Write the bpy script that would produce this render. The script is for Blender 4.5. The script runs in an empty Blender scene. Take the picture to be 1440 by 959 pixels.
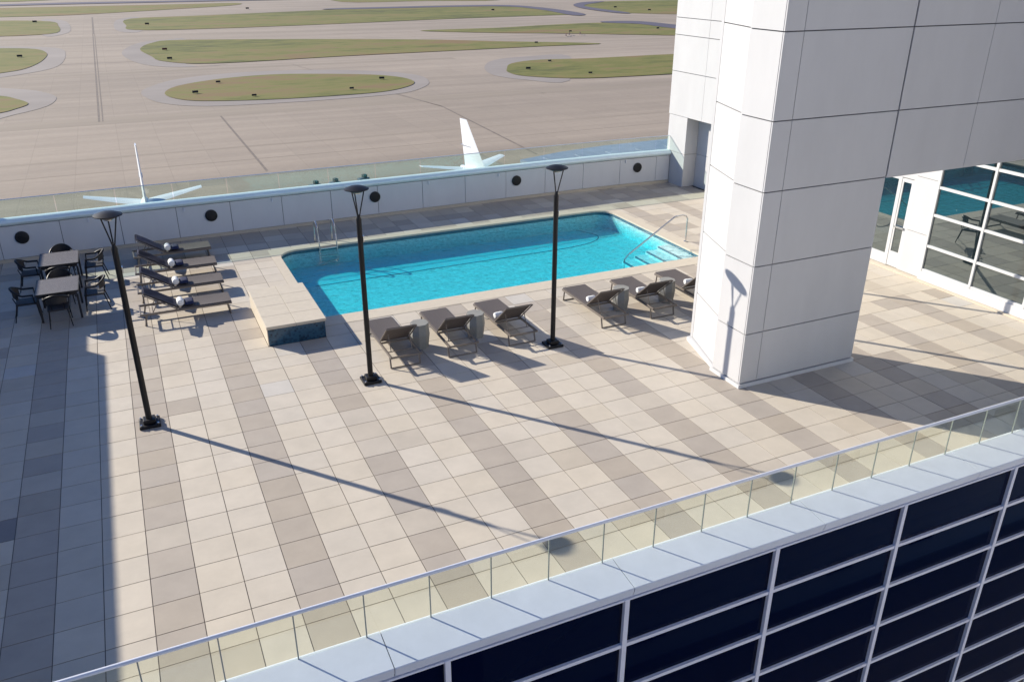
import bpy, bmesh, math, random
from mathutils import Vector, Matrix
random.seed(7)
R = math.radians
scene = bpy.context.scene
col = scene.collection

# ------------------------------------------------------------------ camera
cam_data = bpy.data.cameras.new('camera')
cam = bpy.data.objects.new('camera', cam_data); col.objects.link(cam)
cam_data.sensor_width = 36; cam_data.lens = 29.351
cam_data.clip_start = 0.1; cam_data.clip_end = 12000
_r = Vector((0.9076669, -0.4196840, 0.0024649)); _u = Vector((0.1722919, 0.3779650, 0.9096471)); _f = Vector((0.3826960, 0.8252319, -0.4153745))
cam.matrix_world = Matrix(((_r.x, _u.x, -_f.x, 0.71395), (_r.y, _u.y, -_f.y, -13.82013), (_r.z, _u.z, -_f.z, 8.08968), (0, 0, 0, 1)))
scene.camera = cam

# ------------------------------------------------------------------ sky and sun
world = bpy.data.worlds.new('World'); scene.world = world; world.use_nodes = True
wn = world.node_tree.nodes; wl = world.node_tree.links
bgn = wn['Background']; bgn.inputs[1].default_value = 0.068
sky = wn.new('ShaderNodeTexSky'); sky.sky_type = 'NISHITA'; sky.sun_disc = False
SUN_DIR = Vector((5.50, -6.60, -4.18)).normalized()           # the way the light travels
el = math.asin(-SUN_DIR.z); az = math.atan2(-SUN_DIR.x, -SUN_DIR.y)
sky.sun_elevation = el; sky.sun_rotation = az; sky.air_density = 1.0; sky.dust_density = 0.2; sky.ozone_density = 3.0
tintn = wn.new('ShaderNodeVectorMath'); tintn.operation = 'MULTIPLY'; tintn.inputs[1].default_value = (0.70, 0.95, 1.34)   # clear autumn blue
wl.new(sky.outputs[0], tintn.inputs[0]); wl.new(tintn.outputs[0], bgn.inputs[0])
sun_data = bpy.data.lights.new('sun', 'SUN'); sun_data.energy = 4.8; sun_data.angle = R(0.5); sun_data.color = (1.0, 0.925, 0.80)
sun = bpy.data.objects.new('sun', sun_data); col.objects.link(sun)
sun.rotation_euler = SUN_DIR.to_track_quat('-Z', 'Y').to_euler(); sun.location = (-30, 36, 25)
scene.view_settings.view_transform = 'Standard'; scene.view_settings.look = 'None'
scene.view_settings.exposure = 0.70; scene.view_settings.gamma = 1
scene.cycles.max_bounces = 10; scene.cycles.transparent_max_bounces = 24

# ------------------------------------------------------------------ materials
def mat(name, color, rough=0.7, metal=0.0, var=0.0, scale=3.0, bump=0.0, bscale=40.0, spec=0.5, attr=None, stretch=None):
    m = bpy.data.materials.new(name); m.use_nodes = True
    n = m.node_tree.nodes; l = m.node_tree.links; b = n['Principled BSDF']
    b.inputs['Roughness'].default_value = rough; b.inputs['Metallic'].default_value = metal
    b.inputs['Specular IOR Level'].default_value = spec
    b.inputs['Base Color'].default_value = (*color, 1)
    tc = n.new('ShaderNodeTexCoord'); geo = n.new('ShaderNodeNewGeometry')
    src = geo.outputs['Position']
    if stretch:
        mp = n.new('ShaderNodeMapping'); mp.inputs['Scale'].default_value = stretch; l.new(src, mp.inputs[0]); src = mp.outputs[0]
    cur = None
    if attr:
        a = n.new('ShaderNodeAttribute'); a.attribute_name = attr; cur = a.outputs['Color']
    if var > 0 or attr:
        nz = n.new('ShaderNodeTexNoise'); nz.inputs['Scale'].default_value = scale; nz.inputs['Detail'].default_value = 8; nz.inputs['Roughness'].default_value = 0.65
        l.new(src, nz.inputs['Vector'])
        mr = n.new('ShaderNodeMapRange'); mr.inputs[1].default_value = 0.25; mr.inputs[2].default_value = 0.75
        mr.inputs[3].default_value = 1 - var; mr.inputs[4].default_value = 1 + var
        l.new(nz.outputs[0], mr.inputs[0])
        vm = n.new('ShaderNodeVectorMath'); vm.operation = 'SCALE'
        if cur: l.new(cur, vm.inputs[0])
        else: vm.inputs[0].default_value = color
        l.new(mr.outputs[0], vm.inputs['Scale']); l.new(vm.outputs[0], b.inputs['Base Color'])
    if bump > 0:
        nb = n.new('ShaderNodeTexNoise'); nb.inputs['Scale'].default_value = bscale; nb.inputs['Detail'].default_value = 5
        l.new(geo.outputs['Position'], nb.inputs['Vector'])
        bp = n.new('ShaderNodeBump'); bp.inputs['Strength'].default_value = bump; bp.inputs['Distance'].default_value = 0.01
        l.new(nb.outputs[0], bp.inputs['Height']); l.new(bp.outputs[0], b.inputs['Normal'])
    return m

def schlick(n, l, f0, nrm=None):
    """reflectance of a thin pane or a water surface, the same seen from both sides"""
    geo = n.new('ShaderNodeNewGeometry'); d = n.new('ShaderNodeVectorMath'); d.operation = 'DOT_PRODUCT'
    l.new(nrm if nrm else geo.outputs['Normal'], d.inputs[0]); l.new(geo.outputs['Incoming'], d.inputs[1])
    def mth(op, a, b):
        k = n.new('ShaderNodeMath'); k.operation = op; k.use_clamp = (op != 'ABSOLUTE')
        for i, v in enumerate((a, b)):
            if v is None: continue
            if isinstance(v, (int, float)): k.inputs[i].default_value = v
            else: l.new(v, k.inputs[i])
        return k.outputs[0]
    c = mth('ABSOLUTE', d.outputs['Value'], None)
    p = mth('POWER', mth('SUBTRACT', 1.0, c), 5.0)
    return mth('ADD', mth('MULTIPLY', p, 1 - f0), f0)

def glass_mat(name, tint, refl_rough=0.01, ior=1.45, body=None, fac=None, refl=(1, 1, 1)):
    m = bpy.data.materials.new(name); m.use_nodes = True
    n = m.node_tree.nodes; l = m.node_tree.links
    out = n['Material Output']; n.remove(n['Principled BSDF'])
    g = n.new('ShaderNodeBsdfGlossy'); g.inputs['Roughness'].default_value = refl_rough; g.inputs['Color'].default_value = (*refl, 1)
    if body:
        t = n.new('ShaderNodeBsdfDiffuse'); t.inputs[0].default_value = (*body, 1)
    else:
        t = n.new('ShaderNodeBsdfTransparent'); t.inputs[0].default_value = (*tint, 1)
    mx = n.new('ShaderNodeMixShader')
    fr = schlick(n, l, ((ior - 1) / (ior + 1)) ** 2)
    if fac is not None:
        ad = n.new('ShaderNodeMath'); ad.operation = 'ADD'; ad.use_clamp = True; ad.inputs[1].default_value = fac
        l.new(fr, ad.inputs[0]); l.new(ad.outputs[0], mx.inputs[0])
    else:
        l.new(fr, mx.inputs[0])
    l.new(t.outputs[0], mx.inputs[1]); l.new(g.outputs[0], mx.inputs[2]); l.new(mx.outputs[0], out.inputs[0])
    return m

M = {}
M['paver'] = mat('concrete_paver', (0.45, 0.40, 0.34), 0.75, var=0.085, scale=1.7, bump=0.15, bscale=60, attr='tint')
M['joint'] = mat('paver_joint', (0.13, 0.11, 0.095), 0.9)
M['stone'] = mat('pool_coping_stone', (0.54, 0.475, 0.375), 0.7, var=0.07, scale=7, bump=0.1)
M['panel'] = mat('white_cladding', (0.535, 0.53, 0.53), 0.5, var=0.05, scale=1.3, spec=0.4, stretch=(1, 1, 0.35))
M['panel_wall'] = mat('white_render', (0.60, 0.61, 0.63), 0.6, var=0.05, scale=1.5, stretch=(1, 1, 0.4))
M['hotel'] = mat('bounce_tower_white', (0.82, 0.80, 0.77), 0.6, var=0.03, scale=0.5)  # very pale so the added tower behind the camera bounces more light
M['rubber'] = mat('rubber_stained_concrete', (0.30, 0.245, 0.185), 0.9, var=0.16, scale=0.12, stretch=(0.08, 1, 1))
M['gap'] = mat('panel_gap', (0.10, 0.10, 0.11), 0.9)
M['white'] = mat('white_paint', (0.60, 0.60, 0.60), 0.4, var=0.03, scale=4)
M['coping'] = mat('aqua_metal_coping', (0.74, 0.86, 0.87), 0.35, metal=0.05, var=0.05, scale=3)
M['coping2'] = mat('pale_blue_metal', (0.60, 0.64, 0.72), 0.45, metal=0.1, var=0.05, scale=2.5)
M['mullion'] = mat('grey_blue_mullion', (0.66, 0.68, 0.78), 0.4, metal=0.0, var=0.04)
M['mullion_w'] = mat('white_mullion', (0.56, 0.56, 0.56), 0.4, var=0.02)
M['rail'] = mat('brushed_rail', (0.66, 0.68, 0.74), 0.35, metal=0.15)
M['joint_g'] = mat('glazing_joint', (0.22, 0.24, 0.23), 0.5)
M['black'] = mat('black_metal', (0.010, 0.009, 0.010), 0.5, var=0.2, scale=8, spec=0.3)
M['vent'] = mat('black_vent', (0.010, 0.010, 0.012), 0.6)
M['frame'] = mat('lounger_frame', (0.16, 0.135, 0.115), 0.45, metal=0.2)
M['sling'] = mat('lounger_mesh', (0.085, 0.07, 0.066), 0.75, var=0.12, scale=30, bump=0.3, bscale=200)
M['navy'] = mat('navy_fabric', (0.012, 0.018, 0.06), 0.85, bump=0.3, bscale=60)
M['towel'] = mat('white_towel', (0.75, 0.75, 0.74), 0.95, var=0.06, scale=30, bump=0.6, bscale=120)
M['wicker'] = mat('dark_wicker', (0.022, 0.019, 0.020), 0.6, var=0.3, scale=60, bump=0.5, bscale=150)
M['drum'] = mat('grey_drum', (0.24, 0.235, 0.215), 0.75, var=0.10, scale=9, bump=0.2)
M['steel'] = mat('steel', (0.55, 0.55, 0.55), 0.22, metal=0.9)
M['plane'] = mat('aircraft_white', (0.74, 0.76, 0.78), 0.35)
M['engine'] = mat('engine_grey', (0.32, 0.33, 0.35), 0.4)
M['tyre'] = mat('tyre', (0.02, 0.02, 0.02), 0.8)
M['yellow'] = mat('cart_body', (0.10, 0.12, 0.16), 0.5)
M['sign'] = mat('sign_panel', (0.03, 0.022, 0.02), 0.6)
M['signred'] = mat('sign_panel_red', (0.16, 0.035, 0.025), 0.6)
M['orange'] = mat('barricade_board', (0.45, 0.22, 0.12), 0.6)
M['roofblue'] = mat('blue_roof', (0.25, 0.31, 0.40), 0.5, var=0.2, scale=0.6)
M['asphalt'] = mat('shoulder_asphalt', (0.295, 0.255, 0.222), 0.9, var=0.16, scale=0.05, stretch=(0.35, 1, 1))
M['road'] = mat('dark_asphalt', (0.10, 0.09, 0.12), 0.9, var=0.15, scale=0.05)
M['line'] = mat('taxi_line', (0.19, 0.155, 0.125), 0.9, var=0.25, scale=0.6)
M['plaster'] = mat('pool_plaster', (0.64, 0.74, 0.74), 0.8, var=0.32, scale=9)  # strong mottle puts the rippling light on the pool floor into the colour
M['plaster2'] = mat('pool_plaster_deep', (0.40, 0.72, 0.76), 0.8, var=0.10, scale=8)
M['tileband'] = mat('waterline_tile', (0.05, 0.13, 0.18), 0.25, var=0.35, scale=14)
M['door_glass'] = glass_mat('door_glass', None, 0.01, 1.45, body=(0.012, 0.02, 0.022), fac=0.17, refl=(.9, 1, 1))
M['mirror_glass'] = glass_mat('reflective_glass', None, 0.008, 1.45, body=(0.010, 0.018, 0.022), fac=0.17, refl=(.9, 1, 1))
M['rail_glass'] = glass_mat('railing_glass', (0.945, 0.968, 0.925))
M['rail_glass2'] = glass_mat('back_railing_glass', (0.86, 0.925, 0.90), ior=1.5)

def facade_glass():
    m = mat('navy_glass', (0.0009, 0.003, 0.019), 0.03, spec=0.14)
    return m
M['navy_glass'] = facade_glass()

def mosaic():
    m = mat('mosaic_tile', (0.03, 0.09, 0.15), 0.2)
    n = m.node_tree.nodes; l = m.node_tree.links; b = n['Principled BSDF']
    geo = n.new('ShaderNodeNewGeometry')
    v = n.new('ShaderNodeTexVoronoi'); v.inputs['Scale'].default_value = 22; v.distance = 'CHEBYCHEV'; v.inputs['Randomness'].default_value = 0.15
    l.new(geo.outputs['Position'], v.inputs['Vector'])
    nz = n.new('ShaderNodeTexNoise'); nz.inputs['Scale'].default_value = 4; nz.inputs['Detail'].default_value = 3; l.new(geo.outputs['Position'], nz.inputs['Vector'])
    sp = n.new('ShaderNodeSeparateColor'); l.new(v.outputs['Color'], sp.inputs[0])
    ad = n.new('ShaderNodeMath'); ad.operation = 'ADD'; l.new(sp.outputs[0], ad.inputs[0]); l.new(nz.outputs[0], ad.inputs[1])
    rp = n.new('ShaderNodeValToRGB'); rp.color_ramp.elements[0].position = 0.35; rp.color_ramp.elements[0].color = (0.006, 0.022, 0.042, 1)
    rp.color_ramp.elements[1].position = 1.3 if False else 1.0; rp.color_ramp.elements[1].color = (0.028, 0.085, 0.14, 1)
    l.new(ad.outputs[0], rp.inputs[0]); l.new(rp.outputs[0], b.inputs['Base Color'])
    return m
M['mosaic'] = mosaic()

def water_mat():
    m = bpy.data.materials.new('pool_water'); m.use_nodes = True
    n = m.node_tree.nodes; l = m.node_tree.links; out = n['Material Output']; n.remove(n['Principled BSDF'])
    geo = n.new('ShaderNodeNewGeometry')
    nz = n.new('ShaderNodeTexNoise'); nz.inputs['Scale'].default_value = 4.5; nz.inputs['Detail'].default_value = 4; nz.inputs['Distortion'].default_value = 0.6
    l.new(geo.outputs['Position'], nz.inputs['Vector'])
    bp = n.new('ShaderNodeBump'); bp.inputs['Strength'].default_value = 0.9; bp.inputs['Distance'].default_value = 0.05
    l.new(nz.outputs[0], bp.inputs['Height'])
    g = n.new('ShaderNodeBsdfGlossy'); g.inputs['Roughness'].default_value = 0.03; l.new(bp.outputs[0], g.inputs['Normal'])
    t = n.new('ShaderNodeBsdfTransparent'); t.inputs[0].default_value = (0.97, 1, 1, 1)
    fr = schlick(n, l, 0.02, bp.outputs[0])
    mx = n.new('ShaderNodeMixShader'); l.new(fr, mx.inputs[0]); l.new(t.outputs[0], mx.inputs[1]); l.new(g.outputs[0], mx.inputs[2])
    l.new(mx.outputs[0], out.inputs['Surface'])
    va = n.new('ShaderNodeVolumeAbsorption'); va.inputs['Color'].default_value = (0.0, 0.85, 0.90, 1); va.inputs['Density'].default_value = 1.15
    l.new(va.outputs[0], out.inputs['Volume'])
    return m
M['water'] = water_mat()

def tarmac_mat():
    m = mat('concrete_apron', (0.33, 0.285, 0.24), 0.9)
    n = m.node_tree.nodes; l = m.node_tree.links; b = n['Principled BSDF']
    geo = n.new('ShaderNodeNewGeometry')
    def noise(scale, st, detail=8, rough=0.6):
        mp = n.new('ShaderNodeMapping'); mp.inputs['Scale'].default_value = st; l.new(geo.outputs['Position'], mp.inputs[0])
        z = n.new('ShaderNodeTexNoise'); z.inputs['Scale'].default_value = scale; z.inputs['Detail'].default_value = detail; z.inputs['Roughness'].default_value = rough
        l.new(mp.outputs[0], z.inputs['Vector']); return z.outputs[0]
    def rng(s, a, b_, c, d):
        mr = n.new('ShaderNodeMapRange'); mr.inputs[1].default_value = a; mr.inputs[2].default_value = b_; mr.inputs[3].default_value = c; mr.inputs[4].default_value = d
        l.new(s, mr.inputs[0]); return mr.outputs[0]
    def mul(a, c):
        k = n.new('ShaderNodeMath'); k.operation = 'MULTIPLY'; l.new(a, k.inputs[0]); l.new(c, k.inputs[1]); return k.outputs[0]
    big = rng(noise(0.02, (0.35, 1, 1)), 0.3, 0.7, 0.86, 1.10)
    streak = rng(noise(0.12, (0.03, 1, 1)), 0.35, 0.7, 1.05, 0.80)
    fine = rng(noise(0.8, (1, 1, 1)), 0.3, 0.7, 0.96, 1.04)
    br = n.new('ShaderNodeTexBrick'); br.offset = 0; br.inputs['Scale'].default_value = 1; br.inputs['Brick Width'].default_value = 7.6; br.inputs['Row Height'].default_value = 7.6
    br.inputs['Mortar Size'].default_value = 0.10; br.inputs['Mortar Smooth'].default_value = 0.6
    br.inputs['Color1'].default_value = (1, 1, 1, 1); br.inputs['Color2'].default_value = (0.945, 0.945, 0.945, 1); br.inputs['Mortar'].default_value = (0.86, 0.86, 0.86, 1)
    l.new(geo.outputs['Position'], br.inputs['Vector'])
    sep = n.new('ShaderNodeSeparateColor'); l.new(br.outputs[0], sep.inputs[0])
    f = mul(mul(mul(big, streak), fine), sep.outputs[0])
    vm = n.new('ShaderNodeVectorMath'); vm.operation = 'SCALE'; vm.inputs[0].default_value = (0.362, 0.294, 0.226); l.new(f, vm.inputs['Scale'])
    l.new(vm.outputs[0], b.inputs['Base Color'])
    return m
M['tarmac'] = tarmac_mat()

def grass_mat():
    m = mat('airfield_grass', (0.2, 0.19, 0.07), 0.95)
    n = m.node_tree.nodes; l = m.node_tree.links; b = n['Principled BSDF']
    geo = n.new('ShaderNodeNewGeometry')
    def nz(scale, st, det):
        mp = n.new('ShaderNodeMapping'); mp.inputs['Scale'].default_value = st; l.new(geo.outputs['Position'], mp.inputs[0])
        z = n.new('ShaderNodeTexNoise'); z.inputs['Scale'].default_value = scale; z.inputs['Detail'].default_value = det; z.inputs['Roughness'].default_value = 0.7; l.new(mp.outputs[0], z.inputs['Vector']); return z.outputs[0]
    rp = n.new('ShaderNodeValToRGB'); e = rp.color_ramp.elements
    e[0].position = 0.40; e[0].color = (0.075, 0.078, 0.013, 1); e[1].position = 0.60; e[1].color = (0.20, 0.125, 0.05, 1)
    q = e.new(0.47); q.color = (0.135, 0.138, 0.02, 1); q = e.new(0.53); q.color = (0.18, 0.16, 0.035, 1)
    ad = n.new('ShaderNodeMix'); ad.inputs[0].default_value = 0.45; l.new(nz(0.018, (0.35, 1.6, 1), 6), ad.inputs[2]); l.new(nz(0.16, (0.5, 1, 1), 8), ad.inputs[3])
    l.new(ad.outputs[0], rp.inputs[0]); l.new(rp.outputs[0], b.inputs['Base Color'])
    return m
M['grass'] = grass_mat()

# ------------------------------------------------------------------ helpers
def BM(): return bmesh.new()
def box(bm, x0, x1, y0, y1, z0, z1, rot=None, about=None):
    vs = [bm.verts.new(Vector(p)) for p in ((x0, y0, z0), (x1, y0, z0), (x1, y1, z0), (x0, y1, z0), (x0, y0, z1), (x1, y0, z1), (x1, y1, z1), (x0, y1, z1))]
    for f in ((3, 2, 1, 0), (4, 5, 6, 7), (0, 1, 5, 4), (1, 2, 6, 5), (2, 3, 7, 6), (3, 0, 4, 7)): bm.faces.new([vs[i] for i in f])
    if rot:
        bmesh.ops.rotate(bm, verts=vs, cent=about or (0, 0, 0), matrix=rot)
    return vs
def prism(bm, poly, z0, z1):
    lo = [bm.verts.new((p[0], p[1], z0)) for p in poly]; hi = [bm.verts.new((p[0], p[1], z1)) for p in poly]
    bm.faces.new(list(reversed(lo))); bm.faces.new(hi); k = len(poly)
    for i in range(k): bm.faces.new((lo[i], lo[(i + 1) % k], hi[(i + 1) % k], hi[i]))
    return lo + hi
def sheet(bm, poly, z):
    bm.faces.new([bm.verts.new((p[0], p[1], z)) for p in poly])
def tube(bm, pts, r, seg=8, cap=True, r2=None):
    pts = [Vector(p) for p in pts]; rings = []
    for i, p in enumerate(pts):
        if i == 0: d = pts[1] - p
        elif i == len(pts) - 1: d = p - pts[i - 1]
        else: d = (pts[i + 1] - p).normalized() + (p - pts[i - 1]).normalized()
        d.normalize(); up = Vector((0, 0, 1)) if abs(d.z) < 0.95 else Vector((1, 0, 0))
        a = d.cross(up).normalized(); b = a.cross(d)
        rr = r if r2 is None else r + (r2 - r) * i / (len(pts) - 1)
        rings.append([bm.verts.new(p + a * rr * math.cos(t) + b * rr * math.sin(t)) for t in [2 * math.pi * k / seg for k in range(seg)]])
    for A, B in zip(rings, rings[1:]):
        for k in range(seg): bm.faces.new((A[k], A[(k + 1) % seg], B[(k + 1) % seg], B[k]))
    if cap: bm.faces.new(list(reversed(rings[0]))); bm.faces.new(rings[-1])
def lathe(bm, prof, seg=20, axis='z', c=(0, 0, 0)):
    rings = []
    for r, h in prof:
        ring = []
        for k in range(seg):
            t = 2 * math.pi * k / seg; a, b = r * math.cos(t), r * math.sin(t)
            p = (a, b, h) if axis == 'z' else (a, h, b) if axis == 'y' else (h, a, b)
            ring.append(bm.verts.new(Vector(p) + Vector(c)))
        rings.append(ring)
    for A, B in zip(rings, rings[1:]):
        for k in range(seg): bm.faces.new((A[k], A[(k + 1) % seg], B[(k + 1) % seg], B[k]))
    bm.faces.new(list(reversed(rings[0]))); bm.faces.new(rings[-1])
def smooth_pts(pts, closed=True, sub=5):
    out = []; n = len(pts)
    for i in range(n if closed else n - 1):
        p0, p1, p2, p3 = [Vector((*pts[j % n], 0)) if closed else Vector((*pts[max(0, min(n - 1, j))], 0)) for j in (i - 1, i, i + 1, i + 2)]
        for s in range(sub):
            t = s / sub
            out.append(tuple((0.5 * ((2 * p1) + (p2 - p0) * t + (2 * p0 - 5 * p1 + 4 * p2 - p3) * t * t + (3 * p1 - p0 - 3 * p2 + p3) * t ** 3))[:2]))
    if not closed: out.append(tuple(pts[-1]))
    return out
def obj(name, bm, m, parent=None, smooth=False, bevel=0.0, fixn=True):
    if fixn: bmesh.ops.recalc_face_normals(bm, faces=bm.faces[:])
    me = bpy.data.meshes.new(name); 
    if parent is not None:
        bmesh.ops.translate(bm, verts=bm.verts[:], vec=-PLOC.get(parent.name, Vector((0, 0, 0))))
    bm.to_mesh(me); bm.free()
    me.materials.append(m)
    if smooth:
        for p in me.polygons: p.use_smooth = True
        try: me.set_sharp_from_angle(angle=R(40))
        except Exception: pass
    o = bpy.data.objects.new(name, me); col.objects.link(o)
    if parent is not None: o.parent = parent
    if bevel > 0:
        b = o.modifiers.new('bevel', 'BEVEL'); b.width = bevel; b.segments = 2; b.limit_method = 'ANGLE'
    return o
PLOC = {}
def thing(name, label, cat, loc=(0, 0, 0), rz=0, group=None, local=True):
    """an Empty at the base; with local=False its parts are written in world coordinates"""
    o = bpy.data.objects.new(name, None); col.objects.link(o); o.empty_display_size = 0.2
    o.location = loc; o.rotation_euler = (0, 0, rz); o['label'] = label; o['category'] = cat
    if group: o['group'] = group
    if not local: PLOC[o.name] = Vector(loc)
    return o
def tag(o, label, cat, group=None):
    o['label'] = label; o['category'] = cat
    if group: o['group'] = group
    return o
def struct(o, kind='structure'): o['kind'] = kind; return o
def sub(parent_obj, name, bm, m, **k):
    """sub-part: its vertices share the frame of the part it belongs to"""
    root = parent_obj.parent
    PLOC[parent_obj.name] = PLOC.get(root.name, Vector((0, 0, 0))) if root else Vector((0, 0, 0))
    return obj(name, bm, m, parent_obj, **k)
def copy_tree(o, parent=None):
    c = o.copy(); col.objects.link(c)
    if parent is not None: c.parent = parent
    for ch in [x for x in KIDS(o)]: copy_tree(ch, c)
    return c
def KIDS(o): return [x for x in bpy.data.objects if x.parent == o]
def place(src, used, loc, rz, label, group=None):
    o = src if not used else copy_tree(src)
    o.location = loc; o.rotation_euler = (0, 0, rz); o['label'] = label
    if group: o['group'] = group
    return o

# ================================================================== AIRFIELD (the setting)
GZ = -25.9
bm = BM(); sheet(bm, [(-4000, -1500), (5000, -1500), (5000, 6000), (-4000, 6000)], GZ)
struct(obj('ground', bm, M['tarmac'], fixn=False))
G1= [(13.6, 241.5), (18.2, 256.5), (31.6, 268.0), (47.6, 272.4), (60.5, 268.8), (76.8, 259.6), (84.0, 248.7), (83.9, 236.0), (76.6, 225.9), (65.4, 220.1), (41.8, 219.2), (24.2, 223.0), (16.8, 228.9)]
S1= [(7.7, 245.6), (11.7, 261.0), (20.8, 274.6), (38.0, 282.7), (63.0, 280.2), (83.7, 266.8), (90.8, 251.5), (88.9, 237.4), (84.3, 227.4), (74.9, 217.4), (59.8, 214.0), (40.7, 213.1), (21.5, 215.3), (11.3, 226.1)]
G2= [(13.9, 378.2), (20.5, 406.7), (34.7, 416.2), (101.2, 391.9), (142.2, 370.3), (163.4, 353.3), (201.3, 325.6), (170.6, 324.3), (130.3, 321.6), (82.5, 318.5), (34.9, 313.0), (19.3, 327.2), (16.4, 347.1)]
S2= [(6.5, 357.0), (9.1, 386.9), (16.4, 412.3), (25.9, 420.0), (35.7, 419.8), (25.9, 314.5), (41.8, 310.0), (23.6, 306.2), (11.8, 320.7)]
G3= [(13.9, 522.1), (19.0, 585.6), (69.6, 603.8), (164.2, 639.4), (239.6, 664.7), (286.9, 645.7), (305.0, 592.9), (302.9, 525.3), (278.2, 518.1), (203.4, 509.3), (126.9, 493.1), (55.1, 482.3), (16.8, 487.8)]
S3= [(7.5, 524.8), (11.2, 581.6), (23.7, 598.7), (19.9, 481.3), (9.1, 480.8)]
G4= [(123.6, 255.9), (132.3, 270.6), (146.9, 277.0), (166.3, 273.9), (204.3, 274.4), (276.3, 271.9), (225.7, 218.1), (167.8, 221.8), (135.5, 224.3), (121.4, 236.2), (120.2, 246.7)]
S4= [(119.0, 264.6), (131.2, 283.8), (147.5, 290.3), (163.8, 286.1), (129.0, 221.6), (117.7, 228.4), (113.1, 243.8)]
G5= [(151.1, 425.9), (196.7, 428.2), (231.5, 437.0), (266.6, 441.2), (286.6, 426.4), (285.3, 390.9), (297.3, 344.1), (286.1, 330.3), (214.2, 379.4), (183.0, 397.4)]
R5= [(276.8, 450.3), (296.7, 442.1), (299.6, 402.4), (303.3, 351.4), (294.4, 340.6), (282.3, 386.6), (283.4, 421.4), (270.4, 439.6)]
G6= [(363.0, 640.2), (419.8, 680.0), (585.0, 646.2), (432.6, 472.2), (335.7, 520.9), (340.1, 578.7)]
R6= [(354.0, 631.1), (386.0, 671.6), (410.3, 676.4), (362.7, 627.6), (347.7, 586.6), (338.0, 520.0), (328.8, 523.8), (335.1, 580.8)]
R3= [(167.8, 653.7), (291.5, 656.1), (311.9, 606.6), (303.9, 524.9), (287.4, 510.1), (298.2, 585.1), (282.6, 635.6), (163.4, 636.6)]
G7= [(-53.2, 400.7), (-38.4, 404.0), (-25.0, 394.9), (-20.1, 374.3), (-20.2, 352.1), (-22.2, 333.1), (-25.7, 318.9), (-31.4, 311.0), (-42.0, 300.3)]
S7= [(-55.4, 421.4), (-39.2, 414.4), (-22.7, 403.9), (-15.0, 390.6), (-13.3, 359.9), (-14.5, 329.8), (-19.2, 313.9), (-30.4, 298.9), (-40.8, 289.2)]
G8= [(-73.3, 583.0), (-52.8, 594.2), (-25.8, 576.2), (-20.3, 536.4), (-19.5, 483.1), (-34.5, 471.0), (-43.4, 470.4), (-59.8, 460.5)]
S8= [(-30.4, 598.9), (-18.4, 579.9), (-14.1, 528.1), (-14.7, 481.1), (-25.2, 467.1)]
G9= [(-37.9, 262.8), (-27.1, 255.2), (-23.0, 247.9), (-19.4, 237.2), (-22.1, 228.6), (-24.8, 224.1), (-32.8, 217.1)]
S9= [(-40.0, 282.1), (-28.6, 273.8), (-19.0, 263.4), (-14.3, 252.4), (-13.2, 243.6), (-15.0, 231.5), (-21.5, 220.5), (-32.1, 210.8)]
G10= [(-91.0, 742.7), (-64.8, 752.9), (-17.1, 755.9), (55.4, 762.8), (106.3, 768.5), (101.2, 732.1), (49.5, 685.8), (-15.4, 638.7), (-55.6, 631.4), (-78.1, 625.8)]
R10= [(-96.6, 793.5), (-69.3, 812.5), (-7.3, 827.1), (60.5, 828.8), (213.4, 832.6), (209.5, 817.3), (58.4, 801.1), (-7.3, 794.1), (-67.0, 781.6), (-93.4, 764.5)]
G12= [(193.5, 754.7), (268.7, 746.9), (333.6, 736.8), (396.3, 878.2), (240.0, 937.5)]
def flat(name, polys, z, m, kind='structure', sub_=4):
    bm = BM()
    for P in polys:
        pts = smooth_pts(P, True, sub_)
        vs = [bm.verts.new((x, y, z)) for x, y in pts]
        es = [bm.edges.new((vs[i], vs[(i + 1) % len(vs)])) for i in range(len(vs))]
        bmesh.ops.triangle_fill(bm, edges=es, use_beauty=True)
    for f in bm.faces:
        if f.normal.z < 0: f.normal_flip()
    return struct(obj(name, bm, m, fixn=False), kind)
flat('taxiway_shoulder', [S1, S2, S3, S4, S7, S8, S9], GZ + 0.06, M['asphalt'])
flat('far_road', [R10, R5, R6, R3], GZ + 0.30, M['road'])
flat('grass', [G1, G2, G3, G4, G5, G6, G7, G8, G9, G10, G12], GZ + 0.18, M['grass'])
bm = BM(); sheet(bm, [(-3600, 905), (5000, 905), (5000, 6000), (-3600, 6000)], GZ + 0.18); sheet(bm, [(-500, 860), (-60, 860), (-10, 904), (-500, 904)], GZ + 0.18)
struct(obj('far_grass', bm, M['grass'], fixn=False))
def stripe(bm, a, b, w, z):
    a, b = Vector((*a, z)), Vector((*b, z)); d = (b - a).normalized(); s = Vector((-d.y, d.x, 0)) * w / 2
    bm.faces.new([bm.verts.new(p) for p in (a - s, b - s, b + s, a + s)])
bm = BM()
for a, b, w in (((-3.3, 202), (-3.3, 470), .45), ((-2.5, 202), (-2.5, 470), .3), ((-3, 470), (-3, 610), 0.9), ((23, 137), (23, 199), 0.45), ((76, 191), (72.5, 130), 0.5), ((76, 191), (66, 250), 0.3), ((60, 300), (76, 191), 0.3), ((-14, 331), (14, 331), 0.8), ((-14, 470), (14, 470), 0.9)):
    stripe(bm, a, b, w, GZ + 0.02)
for f in bm.faces:
    f.normal_update()
    if f.normal.z < 0: f.normal_flip()
struct(obj('taxiway_marking', bm, M['line'], fixn=False))

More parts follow.
